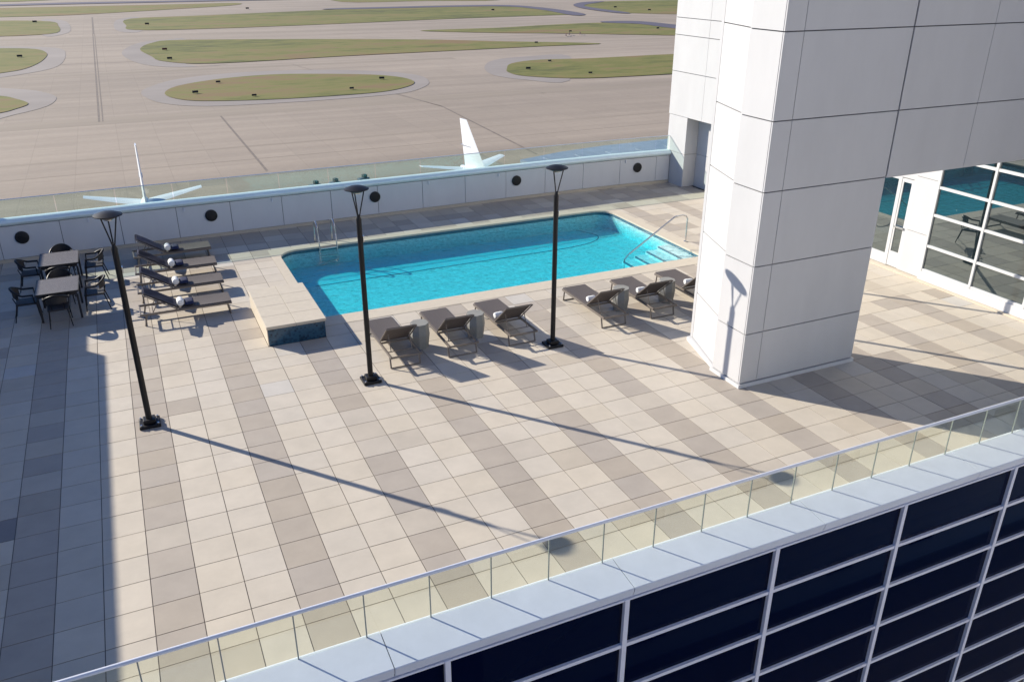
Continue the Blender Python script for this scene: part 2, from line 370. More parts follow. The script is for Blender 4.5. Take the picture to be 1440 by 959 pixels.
bm = BM()
for a, b, w_ in (((-300, 196), (110, 205), 9), ((110, 205), (400, 200), 8), ((-300, 158), (400, 163), 1.2), ((-300, 146), (400, 150), .5), ((-300, 300), (120, 296), 6), ((40, 446), (330, 452), 10), ((-300, 446), (40, 446), 9)):
    stripe(bm, a, b, w_, GZ + 0.012)
for f in bm.faces:
    f.normal_update()
    if f.normal.z < 0: f.normal_flip()
struct(obj('worn_concrete', bm, M['rubber'], fixn=False))

# service building with a blue curved roof beyond the right wall
t = thing('service_building', 'low building with a blue-grey curved roof seen through the back glass railing, right', 'building', (82, 104, GZ), local=False)
top = [(60.2, 110.6), (69.0, 113.4), (78.2, 114.8), (92.9, 115.4), (104, 115.0), (118, 113)]
bm = BM(); prism(bm, [(60.2, 110.5), (63, 97)] + [(118, 92)] + list(reversed(top[1:])), GZ, -22.5); obj('wall', bm, M['panel_wall'], t)
bm = BM(); prism(bm, [(59.9, 110.8), (62.8, 96.7), (118.3, 91.7)] + [(x + .2, y + .3) for x, y in reversed(top[1:])], -22.497, -22.0); rf = obj('roof', bm, M['roofblue'], t)
bm = BM()
for q in range(9): box(bm, 64 + q * 6, 64.08 + q * 6, 98, 110.5, -21.997, -21.9)
sub(rf, 'roof_seam', bm, M['roofblue'])

# taxiway signs on the grass
SIGNS= [(-28.6, 361.1), (22.7, 368.0), (21.8, 331.3), (21.3, 238.1), (24.6, 523.6), (29.8, 258.1), (35.2, 226.3), (76.8, 246.3), (62.7, 228.9), (129.4, 251.2), (146.8, 269.3), (142.9, 232.7), (174.8, 336.9), (219.1, 387.0), (271.6, 385.7), (363.1, 580.4), (365.9, 537.3), (260.2, 580.2), (100.8, 665.0), (-33.1, 566.3)]
def make_sign(red=False, w=2.6):
    t = thing('taxiway_sign', 'x', 'sign', (0, 0, 0))
    bm = BM(); box(bm, -w / 2, w / 2, -0.14, 0.14, 0.35, 1.35); obj('panel', bm, M['signred' if red else 'sign'], t, bevel=0.04)
    for s in (-1, 1):
        bm = BM(); box(bm, s * w * 0.32 - .07, s * w * 0.32 + .07, -.06, .06, 0, 0.36); obj('leg', bm, M['engine'], t)
    return t
sd, sr = make_sign(), make_sign(True); ud = ur = False
sign_labels = ['dark taxiway sign alone on the left-edge grass patch of the second row', 'reddish taxiway sign near the tip of the second grass island',
 'black taxiway sign just below the reddish one on the second grass island', 'black taxiway sign near the left tip of the nearest long grass island',
 'dark taxiway sign on the left end of the third long grass island', 'small dark sign on the far side of the nearest grass island, left part',
 'small dark sign at the near edge of the nearest grass island, left of its middle', 'black taxiway sign at the right end of the nearest grass island',
 'small sign at the near edge of the nearest grass island, right part', 'black taxiway sign near the left tip of the grass island beside the white tower',
 'small dark sign on the far edge of the grass island beside the white tower', 'small dark sign at the near edge of the grass island beside the white tower',
 'small dark sign on the thin right end of the second grass island', 'small dark sign on the brownish grass sliver in front of the far taxiway',
 'dark sign on the brownish grass sliver closest to the white tower', 'far dark sign near the tip of the upper right grass patch',
 'far dark sign in the middle of the upper right grass patch', 'tiny sign on the right end of the third long grass island',
 'tiny far dark sign on the pale taxiway strip above the third grass island', 'tiny dark sign on the far left grass patch of the third row']
for i, (x, y) in enumerate(SIGNS):
    red = i in (1,)
    w = 2.6
    if red: o = place(sr, ur, (x, y, GZ + .18), R(-8), sign_labels[i], 'taxiway signs'); ur = True
    else: o = place(sd, ud, (x, y, GZ + .18), R(random.uniform(-20, 20)), sign_labels[i], 'taxiway signs'); ud = True
    k = 0.42 + y / 1250 if 'small' not in sign_labels[i] else 0.33 + y / 1500
    o.scale = (k, k, k)
b0 = None
for i, (x, y, lb) in enumerate(((205.5, 366, 'leftmost striped barricade on the far taxiway'), (210, 371, 'middle striped barricade on the far taxiway'), (216, 371, 'rightmost striped barricade on the far taxiway'))):
    if b0 is None:
        b0 = thing('barricade', lb, 'barricade', (0, 0, 0))
        bm = BM(); box(bm, -1.2, 1.2, -.06, .06, .9, 1.35); box(bm, -1.2, 1.2, -.06, .06, .3, .6); obj('board', bm, M['orange'], b0)
        for s in (-1, 1):
            bm = BM(); box(bm, s * .9 - .05, s * .9 + .05, .064, .2, 0, 1.4); obj('leg', bm, M['white'], b0)
        place(b0, False, (x, y, GZ), R(50), lb, 'barricades on the taxiway')
    else: place(b0, True, (x, y, GZ), R(50), lb, 'barricades on the taxiway')

# aircraft parked nose-in below the deck
def taper(bm, r0, r1):
    """r = (centre, half chord vector, half thickness vector)"""
    V = []
    for c, ch, th in (r0, r1):
        c, ch, th = Vector(c), Vector(ch), Vector(th)
        V.append([bm.verts.new(c + ch * a + th * b) for a, b in ((1, 0), (.55, .8), (0, 1), (-.7, .45), (-1, 0), (-.7, -.45), (0, -1), (.55, -.8))])
    k = 8
    for i in range(k): bm.faces.new((V[0][i], V[0][(i + 1) % k], V[1][(i + 1) % k], V[1][i]))
    bm.faces.new(list(reversed(V[0]))); bm.faces.new(V[1])
def make_plane():
    t = thing('airliner', 'x', 'airplane')
    # nose towards -y, tail cone at +y; origin on the ground below the tailplane
    bm = BM(); lathe(bm, [(0.15, -37), (0.8, -36.4), (1.4, -35), (1.88, -32), (1.88, -8), (1.5, -4), (0.9, 0), (0.35, 2.6)], 28, 'y')
    for v in bm.verts: v.co.z += 3.9 + max(0, (v.co.y + 8)) * 0.13
    obj('fuselage', bm, M['plane'], t, smooth=True)
    bm = BM(); taper(bm, ((0, -1.4, 5.6), (0, -3.1, 0), (0.20, 0, 0)), ((0, 2.0, 12.5), (0, -1.0, 0), (0.10, 0, 0))); 
    fin = obj('tail_fin', bm, M['plane'], t, smooth=True)
    bm = BM(); box(bm, -.21, .21, -.2, 2.6, 8.7, 8.78); sub(fin, 'rudder_hinge', bm, M['engine'])
    for s in (-1, 1):
        bm = BM(); taper(bm, ((s * .5, 0, 5.5), (0, -1.9, 0), (0, 0, .17)), ((s * 7.17, 2.4, 6.3), (0, -.75, 0), (0, 0, .07))); obj('tailplane', bm, M['plane'], t, smooth=True)
        bm = BM(); taper(bm, ((s * 1.5, -19.5, 2.9), (0, -3.9, 0), (0, 0, .45)), ((s * 17.2, -12.5, 4.4), (0, -.8, 0), (0, 0, .1))); wg = obj('wing', bm, M['plane'], t, smooth=True)
        bm = BM(); taper(bm, ((s * 17.2, -12.5, 4.4), (0, -.8, 0), (.08, 0, 0)), ((s * 17.7, -11.3, 6.8), (0, -.45, 0), (.05, 0, 0))); sub(wg, 'winglet', bm, M['plane'])
        bm = BM(); lathe(bm, [(.85, -25.5), (1.05, -25.0), (1.05, -23), (.6, -21.2)], 18, 'y', (s * 5, 0, 1.9)); obj('engine', bm, M['engine'], t, smooth=True)
        bm = BM(); tube(bm, [(s * 2.8, -18, .5), (s * 2.8, -18, 2.8)], .15); lg = obj('landing_gear', bm, M['engine'], t)
        bm = BM(); lathe(bm, [(.5, s * 2.8 - .45), (.55, s * 2.8 - .3), (.55, s * 2.8 + .3), (.5, s * 2.8 + .45)], 14, 'x', (0, -18, .55)); sub(lg, 'tyre', bm, M['tyre'])
    bm = BM(); tube(bm, [(0, -33.5, .4), (0, -33.5, 2.4)], .12); lg = obj('nose_gear', bm, M['engine'], t)
    bm = BM(); lathe(bm, [(.35, -.3), (.4, -.2), (.4, .2), (.35, .3)], 14, 'x', (0, -33.5, .4)); sub(lg, 'tyre', bm, M['tyre'])
    return t
pl = make_plane()
place(pl, False, (2.1, 101.4, GZ), R(-1), 'white airliner whose tail shows above the wall behind the four left loungers', 'airliners parked below the deck')
place(pl, True, (47.4, 101.6, GZ), R(9), 'white airliner whose tail shows above the wall, nearer the white tower', 'airliners parked below the deck')

def make_cart():
    t = thing('tow_tractor', 'x', 'tractor')
    bm = BM(); box(bm, -1.5, 1.5, -.75, .75, .35, 1.0); obj('body', bm, M['yellow'], t, bevel=.08)
    bm = BM(); box(bm, -.2, .9, -.65, .65, 1.003, 1.9); obj('cab', bm, M['sign'], t, bevel=.1)
    for sx in (-1, 1):
        for sy in (-1, 1):
            bm = BM(); lathe(bm, [(.3, sy * .75 - .12), (.36, sy * .75 - .06), (.36, sy * .75 + .06), (.3, sy * .75 + .12)], 14, 'y', (sx * 1.0, 0, .36)); obj('wheel', bm, M['tyre'], t)
    return t
ct = make_cart()
for i, (x, y, lb) in enumerate(((28.0, 121.5, 'leftmost dark tow tractor on the apron between the two airliner tails'), (31.3, 121.8, 'middle dark tow tractor on the apron between the two airliner tails'), (36.4, 122.6, 'rightmost dark tow tractor on the apron, just left of the second airliner tail'))):
    place(ct, i > 0, (x, y, GZ), R(15), lb, 'tow tractors on the apron').scale = (.62, .62, .62)

# ================================================================== DECK
def wy(x):
    P = [(-14, 13.25), (-3, 13.35), (0, 13.45), (3.5, 13.5), (9, 13.58), (15, 13.70), (18, 13.68), (20.3, 13.58), (24, 13.5)]
    for a, b in zip(P, P[1:]):
        if a[0] <= x <= b[0]:
            u = (x - a[0]) / (b[0] - a[0]); return a[1] + (b[1] - a[1]) * u
    return 13.5
XO0, XO1, YO0, YO1 = 4.16, 16.30, 4.92, 11.36          # outer edge of the pool coping
BX0, BX1, BY0, BY1 = 2.95, 4.30, 4.26, 6.85            # raised platform
tiles = []
TS = 0.61; g = 0.0062
rects = []
for u in range(-15, 34):
    for v in range(-23, 10):
        x0, x1 = u * TS, (u + 1) * TS; y1, y0 = -v * TS, -(v + 1) * TS
        if y0 < -5.7: y0 = -5.7
        if y0 >= y1: continue
        # colour of the tile
        r = random.random()
        dark = (u % 3 == 0)
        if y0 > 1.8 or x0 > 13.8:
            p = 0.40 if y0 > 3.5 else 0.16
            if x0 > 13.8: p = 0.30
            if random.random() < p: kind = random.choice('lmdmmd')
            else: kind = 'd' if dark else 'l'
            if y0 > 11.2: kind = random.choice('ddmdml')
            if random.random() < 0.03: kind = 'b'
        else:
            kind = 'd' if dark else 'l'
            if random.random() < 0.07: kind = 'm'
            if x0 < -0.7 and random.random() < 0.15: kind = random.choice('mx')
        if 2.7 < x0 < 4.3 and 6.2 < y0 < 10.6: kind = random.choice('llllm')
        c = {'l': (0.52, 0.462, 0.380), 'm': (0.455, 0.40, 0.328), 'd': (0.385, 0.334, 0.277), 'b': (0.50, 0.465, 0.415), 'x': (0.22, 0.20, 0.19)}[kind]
        k = random.uniform(0.972, 1.028); w = random.uniform(-0.008, 0.008)
        c = (c[0] * k + w * .6, c[1] * k, c[2] * k - w)
        out = [(x0 + g, x1 - g, y0 + g, y1 - g)]
        for hx0, hx1, hy0, hy1 in ((XO0 - .004, XO1 + .004, YO0 - .004, YO1 + .004), (BX0, BX1, BY0, BY1)):
            nxt = []
            for a0, a1, b0_, b1 in out:
                if a1 <= hx0 or a0 >= hx1 or b1 <= hy0 or b0_ >= hy1: nxt.append((a0, a1, b0_, b1)); continue
                if b0_ < hy0: nxt.append((a0, a1, b0_, hy0))
                if b1 > hy1: nxt.append((a0, a1, hy1, b1))
                m0, m1 = max(b0_, hy0), min(b1, hy1)
                if a0 < hx0: nxt.append((a0, hx0, m0, m1))
                if a1 > hx1: nxt.append((hx1, a1, m0, m1))
            out = nxt
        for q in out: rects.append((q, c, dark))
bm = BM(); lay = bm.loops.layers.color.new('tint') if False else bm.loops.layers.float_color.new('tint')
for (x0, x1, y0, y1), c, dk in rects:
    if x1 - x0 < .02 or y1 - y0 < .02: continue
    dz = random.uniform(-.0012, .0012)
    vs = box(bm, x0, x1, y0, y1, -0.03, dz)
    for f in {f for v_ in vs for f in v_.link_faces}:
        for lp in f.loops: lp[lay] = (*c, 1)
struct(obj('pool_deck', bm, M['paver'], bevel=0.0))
bm = BM()
HX0, HX1, HY0, HY1 = XO0 + .05, XO1 - .05, YO0 + .05, YO1 - .05
for a in ((-9.2, HX0, -5.705, 14.0), (HX1, 20.5, -5.705, 14.0), (HX0, HX1, -5.705, HY0), (HX0, HX1, HY1, 14.0)):
    box(bm, a[0], a[1], a[2], a[3], -0.9, -0.0062)
struct(obj('deck_base', bm, M['joint']))

# ------------------------------------------------------------------ the pool
PX0, PX1, PY0, PY1, WZ, FZ = 4.42, 15.95, 5.47, 11.10, -0.11, -0.62
def arc(cx, cy, r, a0, a1, n=7): return [(cx + r * math.cos(R(a0 + (a1 - a0) * i / n)), cy + r * math.sin(R(a0 + (a1 - a0) * i / n))) for i in range(n + 1)]
inner = [(PX0, PY0)] + [(PX1, PY0)] + arc(PX1 - .6, PY1 - .6, .6, 0, 90) + arc(PX0 + .6, PY1 - .6, .6, 90, 180)
pool = thing('swimming_pool', 'turquoise rectangular pool with pale stone edge in the middle of the paved deck', 'pool', (10.2, 8.3, 0), local=False)
def ring(bm, inn, outr, z):
    a = [bm.verts.new((x, y, z)) for x, y in inn]; b = [bm.verts.new((x, y, z)) for x, y in outr]
    es = [bm.edges.new((a[i], a[(i + 1) % len(a)])) for i in range(len(a))] + [bm.edges.new((b[i], b[(i + 1) % len(b)])) for i in range(len(b))]
    bmesh.ops.triangle_fill(bm, edges=es, use_beauty=True)
outr = [(XO0, YO0), (XO1, YO0), (XO1, YO1), (XO0, YO1)]
bm = BM()
inn2 = [(x, y) for x, y in inner]
ring(bm, inn2, outr, 0.004)
bmesh.ops.recalc_face_normals(bm, faces=bm.faces[:])
up = sum(f.normal.z for f in bm.faces)
if up < 0: bmesh.ops.reverse_faces(bm, faces=bm.faces[:])
k = len(inn2)
tp = [bm.verts.new((x, y, 0.004)) for x, y in inn2]; lo = [bm.verts.new((x, y, -0.05)) for x, y in inn2]
for i in range(k): bm.faces.new((tp[i], tp[(i + 1) % k], lo[(i + 1) % k], lo[i]))
tp = [bm.verts.new((x, y, 0.004)) for x, y in outr]; lo = [bm.verts.new((x, y, -0.05)) for x, y in outr]
for i in range(4): bm.faces.new((tp[(i + 1) % 4], tp[i], lo[i], lo[(i + 1) % 4]))
obj('coping', bm, M['stone'], pool, fixn=False)
def wallring(inn, z0, z1, off=0.0):
    bm = BM(); k = len(inn)
    a = [bm.verts.new((x, y, z1)) for x, y in inn]; b = [bm.verts.new((x, y, z0)) for x, y in inn]
    for i in range(k): bm.faces.new((a[i], b[i], b[(i + 1) % k], a[(i + 1) % k]))
    return bm
def off(inn, d):
    cx, cy = 10.2, 8.3
    return [(x + (d if x > cx else -d), y + (d if y > cy else -d)) for x, y in inn]
obj('waterline_tile', wallring(off(inner, .012), -0.15, -0.048), M['tileband'], pool, fixn=False)
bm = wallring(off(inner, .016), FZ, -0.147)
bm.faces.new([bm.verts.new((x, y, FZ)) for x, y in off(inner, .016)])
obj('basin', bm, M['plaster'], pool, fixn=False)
bm = BM()                                              # dark tile line on the floor where the floor breaks
lp = [(PX0 + .7, 9.35), (PX1 - 3.6, 9.42), (PX1 - 2.0, 9.5), (PX1 - 1.2, 9.75), (PX1 - .85, 10.15), (PX1 - .95, 10.6), (PX1 - 1.2, PY1 - .03)]
lp = smooth_pts(lp, False, 5)
for a, b in zip(lp, lp[1:]): stripe(bm, a, b, .04, FZ + .006)
obj('floor_tile_line', bm, M['tileband'], pool)
bm = BM(); sheet(bm, lp + [(PX0 + .5, PY1), (PX0, PY1 - .5), (PX0, 9.35)], FZ + .003); obj('deep_floor', bm, M['plaster2'], pool)
ns = 4
for i in range(ns):                                    # entry steps in the near right corner
    x1 = PX1 + .014; x0 = PX1 - .42 * (i + 1); zt = WZ - .05 - .105 * i
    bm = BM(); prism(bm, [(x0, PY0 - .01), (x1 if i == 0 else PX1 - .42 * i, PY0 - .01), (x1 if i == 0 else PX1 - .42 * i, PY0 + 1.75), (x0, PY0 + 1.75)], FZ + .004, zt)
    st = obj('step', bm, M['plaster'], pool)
    bm = BM(); box(bm, x0 - .004, x0 + .036, PY0 + .05, PY0 + 1.70, zt - .04, zt + .004); sub(st, 'step_nosing', bm, M['tileband'])
bm = BM()
prism(bm, off(inner, .014), FZ - .08, WZ)
struct(obj('water', bm, M['water']))

# pool ladder on the far side and the handrail at the steps
t = thing('pool_ladder', 'chrome pool ladder on the far edge of the pool, left part', 'ladder', (5.95, 11.2, 0), local=False)
for x in (5.68, 6.22):
    bm = BM(); pts = [(x, 11.62, 0), (x, 11.62, .48)] + [(x, 11.37 + .25 * math.cos(R(a)), .48 + .25 * math.sin(R(a))) for a in range(20, 161, 20)] + [(x, 11.10, .35), (x, 11.02, .1), (x, 11.0, FZ + .1)]
    tube(bm, pts, .024, 8); obj('rail', bm, M['steel'], t, smooth=True)
for z in (-.06, -.32, -.5):
    bm = BM(); box(bm, 5.69, 6.21, 10.96, 11.05, z, z + .03); obj('rung', bm, M['steel'], t, bevel=.006)
t = thing('pool_handrail', 'bent chrome handrail at the entry steps beside the white tower', 'handrail', (16.3, 6.84, 0), local=False)
bm = BM(); tube(bm, [(16.33, 6.84, 0), (16.33, 6.84, .74), (16.27, 6.84, .84), (16.12, 6.84, .88), (15.85, 6.84, .86), (14.25, 6.84, -.13), (14.1, 6.84, -.28), (14.1, 6.84, FZ)], .024, 10); obj('rail', bm, M['steel'], t, smooth=True)
bm = BM(); lathe(bm, [(.06, 0.004), (.06, .02), (.03, .03)], 14, 'z', (16.33, 6.84, 0)); obj('floor_flange', bm, M['steel'], t)

# raised platform with blue mosaic front at the pool's near left corner
t = thing('raised_platform', 'low raised stone platform with dark blue mosaic front at the pool corner', 'platform', (3.6, 5.5, 0), local=False)
bm = BM(); box(bm, BX0 + .03, BX1 - .01, BY0 + .03, BY1, -.62, .41); obj('base', bm, M['mosaic'], t)
bm = BM(); box(bm, BX0 + .012, BX0 + .028, BY0 + .032, BY1, 0, .41); obj('side_facing', bm, M['stone'], t)
bm = BM()
for i, (a, b) in enumerate(((BY0, 4.92), (4.925, 5.58), (5.585, 6.22), (6.225, BY1 + .01))):
    box(bm, BX0, BX0 + .673, a, b, .412, .482); box(bm, BX0 + .678, BX1 + .02, a, b, .412, .482)
obj('cap', bm, M['stone'], t, bevel=.006)

# ================================================================== HOTEL BELOW AND ITS NEAR PARAPET
h = thing('hotel_building', 'hotel wing of dark navy glass with white grid below the roof deck', 'building', (8, -6.2, GZ), local=False)
FY = -6.30
bm = BM(); box(bm, -14, 24, -6.22, 13.1, GZ, -1.0); box(bm, -14, 24, -6.22, -5.71, -.999, .05); obj('wall', bm, M['gap'], h)
bm = BM()
prof = [(-5.712, 0.05), (-5.712, .295), (-5.74, .31), (-6.335, .245), (-6.345, .235), (-6.345, .165), (-6.325, .16), (-6.325, .10), (-6.22, .10), (-6.22, .05)]
xs = []; x = -14
seams = [2.62 + 3.43 * k for k in range(-4, 7)]
edges_ = [-14] + seams + [24]
for a, b in zip(edges_, edges_[1:]):
    A = [bm.verts.new((a + .006, y, z)) for y, z in prof]; B = [bm.verts.new((b - .006, y, z)) for y, z in prof]; k = len(prof)
    for i in range(k): bm.faces.new((A[i], A[(i + 1) % k], B[(i + 1) % k], B[i]))
    bm.faces.new(A); bm.faces.new(list(reversed(B)))
obj('coping', bm, M['coping2'], h)
MX = [3.30 + 2.64 * k for k in range(-6, 8)]
TZ = [.088] + [-.755 - .865 * k for k in range(0, 12)]
for x in MX:
    bm = BM(); box(bm, x - .037, x + .037, FY - .06, FY, -9.6, .095); obj('mullion', bm, M['mullion'], h)
for i, z in enumerate(TZ):
    bm = BM(); box(bm, MX[0] + .02, MX[-1] - .02, FY - .045, FY + .003, z - (.029 if i else .03), z + (.029 if i else .0)); obj('transom', bm, M['mullion'], h)
for a, b in zip(MX, MX[1:]):
    if b < 0.5 or a > 19: continue
    for z1, z0 in zip(TZ, TZ[1:9]):
        if z1 < -5.3: continue
        bm = BM(); box(bm, a + .04, b - .04, FY + .004, FY + .03, z0 + .03, z1 - .03); obj('window_pane', bm, M['navy_glass'], h)
bm = BM(); box(bm, -13.9, 22, FY + .032, -6.222, -9.6, .045); box(bm, -13.9, 22, -6.34, -6.222, GZ, -9.603); obj('spandrel', bm, M['gap'], h)

# glass railing on the near parapet
t = thing('glass_railing', 'clear green-tinted glass railing with slim metal top rail along the near parapet', 'railing', (8, -5.76, .3), local=False)
GY = -5.765
X = 2.44 - 8 * .857
js = [X + .857 * k for k in range(0, 31)]
for a, b in zip(js, js[1:]):
    bm = BM(); box(bm, a + .009, b - .009, GY - .006, GY + .006, .31, .995); obj('glass_panel', bm, M['rail_glass'], t)
for a in js[1:-1]:
    bm = BM(); box(bm, a - .008, a + .008, GY - .0075, GY + .0075, .306, .994); obj('joint', bm, M['joint_g'], t)
bm = BM(); tube(bm, [(js[0], GY, 1.02), (js[-1], GY, 1.02)], .027, 12); obj('top_rail', bm, M['rail'], t, smooth=True)

# ================================================================== BACK WALL
w = thing('parapet_wall', 'long low white wall with a pale aqua rounded coping along the back of the deck', 'wall', (8, 13.5, 0), local=False)
WJ = [5.10 + 1.62 * k for k in range(-11, 10)]
WJ = [a for a in WJ if a < 20.2] + [20.28]
bm = BM()
for a, b in zip(WJ, WJ[1:]):
    ya, yb = wy(a), wy(b)
    q = [(a + .008, ya), (b - .008, yb), (b - .008, yb + .03), (a + .008, ya + .03)]
    prism(bm, q, .10, 1.06)
obj('wall_panel', bm, M['panel_wall'], w)
bm = BM()
for a, b in zip(WJ, WJ[1:]): prism(bm, [(a, wy(a) + .032), (b, wy(b) + .032), (b, wy(b) + .34), (a, wy(a) + .34)], -.9, 1.07)
obj('wall_core', bm, M['gap'], w)
bm = BM()
for a, b in zip(WJ, WJ[1:]): prism(bm, [(a, wy(a) - .03), (b, wy(b) - .03), (b, wy(b) + .031), (a, wy(a) + .031)], 0.0, .09)
obj('plinth', bm, M['stone'], w)
bm = BM(); n = 14
XS = [-14 + .8 * k for k in range(0, 43)] + [20.28]
rings = []
for x in XS:
    rings.append([bm.verts.new((x, wy(x) + .12 + .20 * math.cos(2 * math.pi * i / n), 1.17 + .115 * math.sin(2 * math.pi * i / n))) for i in range(n)])
for A, B in zip(rings, rings[1:]):
    for i in range(n): bm.faces.new((A[i], A[(i + 1) % n], B[(i + 1) % n], B[i]))
bm.faces.new(rings[0]); bm.faces.new(rings[-1])
cp = obj('coping', bm, M['coping'], w, smooth=True)
for x in (-2.41, 2.87, 8.23, 13.62, 18.83):
    bm = BM(); lathe(bm, [(.185, .0), (.185, .04), (.155, .055)], 28, 'y')
    for v in bm.verts: v.co.y = -v.co.y; v.co += Vector((x, wy(x) - .002, .70))
    vo = obj('round_vent', bm, M['vent'], w, smooth=True)
    bm = BM()
    for q in range(-3, 4):
        hw = math.sqrt(max(0, .14 ** 2 - (q * .045) ** 2)); box(bm, x - hw, x + hw, wy(x) - .068, wy(x) - .060, .70 + q * .045 - .006, .70 + q * .045 + .006)
    sub(vo, 'grille', bm, M['black'])
for x in [2.1 + 2.7 * k for k in range(-1, 7)]:
    bm = BM(); box(bm, x - .02, x + .02, wy(x) - .045, wy(x) - .002, .93, 1.03); obj('bracket', bm, M['rail'], w)

t = thing('back_glass_railing', 'clear glass railing standing on the aqua coping of the back wall', 'railing', (8, 13.6, 1.27), local=False)
for a, b in zip(WJ, WJ[1:]):
    bm = BM(); prism(bm, [(a + .012, wy(a) + .12), (b - .012, wy(b) + .12), (b - .012, wy(b) + .134), (a + .012, wy(a) + .134)], 1.265, 1.80); obj('glass_panel', bm, M['rail_glass2'], t)
bm = BM(); tube(bm, [(x, wy(x) + .127, 1.815) for x in XS], .014, 8); obj('top_rail', bm, M['rail'], t, smooth=True)

# ================================================================== WHITE TOWER (portal column and beam)
def clad(bm, a, b, us, zs, th, gap=.012, gz=.022):
    """panels on the vertical plane a->b (2D), us along it in metres from a, outward = right of a->b"""
    a, b = Vector(a), Vector(b); d = (b - a).normalized(); nrm = Vector((d.y, -d.x))
    for u0, u1 in zip(us, us[1:]):
        for z0, z1 in zip(zs, zs[1:]):
            p = a + d * (u0 + gap / 2); q = a + d * (u1 - gap / 2)
            prism(bm, [tuple(p), tuple(q), tuple(q + nrm * th), tuple(p + nrm * th)], z0 + gz / 2, z1 - gz / 2)
t = thing('white_tower', 'tall white panelled tower leg and crossbeam rising beside the pool', 'tower', (13, -1.2, 0), local=False)
CX0, CX1, CY = 11.48, 14.55, -1.82
ZS = [.10, 1.21, 2.65, 4.12, 5.43, 6.96, 8.4, 9.85, 11.3, 12.8]
bm = BM(); prism(bm, [(CX0, CY), (CX1, CY), (CX1, -1.2), (12.03, .50), (11.56, -.95), (CX0, -.95)], -.03, 12.8)
box(bm, CX1, 24, CY, -1.2, 4.135, 12.8); core = obj('core', bm, M['gap'], t)
bm = BM()
clad(bm, (CX0 - .03, CY), (CX1, CY), [0, .45, 3.10], ZS, .03)
clad(bm, (CX1 + .03, CY), (24, CY), [0, 2.20, 4.47, 6.7, 9.4], ZS[3:], .03)
clad(bm, (CX0, -.95), (CX0, CY), [0, .87], ZS, .03)
clad(bm, (12.03, .50), (11.56, -.95), [0, 1.52], ZS, .03)
obj('front_panel', bm, M['panel'], t)
bm = BM(); 
prism(bm, [(12.00, .515), (12.00, .60), (12.10, .60), (12.10, .515)], .1, 12.8)
clad(bm, (CX1, CY), (CX1, -1.2), [0.0, .62], ZS[:4], .03)
clad(bm, (CX1 + .03, -1.2), (12.08, .52), [0, 3.0], ZS, .03)
clad(bm, (24, -1.2), (CX1 + .03, -1.2), [0, 4.7, 9.4], ZS[3:], .03)
box(bm, CX1 + .034, 24, CY - .02, -1.18, 4.10, 4.132)
obj('side_panel', bm, M['panel'], t)
bm = BM(); prism(bm, [(CX0 - .05, CY - .05), (CX1 + .05, CY - .05), (CX1 + .05, -1.15), (12.05, .62), (11.92, .62), (11.50, -.90), (CX0 - .05, -.90)], 0.0, .085); obj('base_trim', bm, M['white'], t)

# ================================================================== EAST BUILDING
t = thing('pool_house', 'white building on the right with a tall reflective glass wall facing the pool', 'building', (20.3, 3, 0), local=False)
EX = 20.30
bm = BM(); box(bm, EX + .04, 26, -12, 2.83, 4.2, 12.8); box(bm, EX + .04, 26, 2.84, 13.84, 2.66, 12.8)
box(bm, EX + .6, 26, 2.84, 13.84, -.9, 2.655); box(bm, EX + .25, 26, -12, 2.83, -.9, 4.195); obj('core', bm, M['gap'], t)
ZU = [2.64, 4.25, 5.55, 6.15, 7.6, 9.1, 10.6, 12.8]
bm = BM()
clad(bm, (EX + .04, 13.86), (EX + .04, -12), [0, 2.05, 4.6, 7.2, 9.8, 11.02], ZU, .04)
clad(bm, (EX + .04, 2.84), (EX + .04, -12), [0, 3.0, 6.0, 9.0, 12.0, 14.8], [4.2 + .02, 5.55, 7.6, 9.1, 10.6, 12.8], .04)
clad(bm, (26, 13.86), (EX, 13.86), [0, 2.5, 5.7], [2.64, 4.25, 5.55, 7.6, 12.8], .03)
obj('wall_panel', bm, M['panel'], t)
bm = BM()                                              # corner pier, niche back wall, blind wall, white pier by the door
box(bm, EX, EX + .80, 12.67, 13.84, 0, 1.25); box(bm, EX, EX + .80, 12.67, 13.84, 1.262, 2.635)
box(bm, EX + .55, EX + .595, 9.5, 12.66, 0, 1.25); box(bm, EX + .55, EX + .595, 9.5, 12.66, 1.262, 2.635)
box(bm, EX, EX + .80, 3.45, 9.49, 0, 2.635)
box(bm, EX - .08, EX + .22, 1.31, 2.02, .06, 1.25); box(bm, EX - .08, EX + .22, 1.31, 2.02, 1.262, 2.75); box(bm, EX - .08, EX + .22, 1.31, 2.02, 2.762, 4.19)
box(bm, EX - .05, EX + .22, 2.03, 3.45, 2.62, 4.19)
obj('pier', bm, M['panel'], t)
# door with its frame
d = None
bm = BM(); box(bm, EX - .06, EX + .02, 2.03, 2.10, 0.06, 2.615); box(bm, EX - .06, EX + .02, 2.49, 2.60, 0.06, 2.615); box(bm, EX - .06, EX + .02, 3.38, 3.445, 0.06, 2.615)
box(bm, EX - .055, EX + .015, 2.605, 3.375, 0.06, .38); box(bm, EX - .055, EX + .015, 2.605, 3.375, 2.54, 2.612); obj('door_frame', bm, M['mullion_w'], t)
bm = BM(); box(bm, EX - .05, EX + .01, 2.104, 2.486, 0.07, .50); box(bm, EX - .05, EX + .01, 2.104, 2.16, .502, 2.60); box(bm, EX - .05, EX + .01, 2.43, 2.486, .502, 2.60); box(bm, EX - .05, EX + .01, 2.162, 2.428, 2.50, 2.60)
dr = obj('door', bm, M['mullion_w'], t)
bm = BM(); box(bm, EX - .03, EX - .01, 2.163, 2.427, .505, 2.497); sub(dr, 'door_pane', bm, M['door_glass'])
bm = BM(); box(bm, EX - .10, EX - .052, 2.12, 2.46, 1.20, 1.25); sub(dr, 'push_bar', bm, M['steel'])
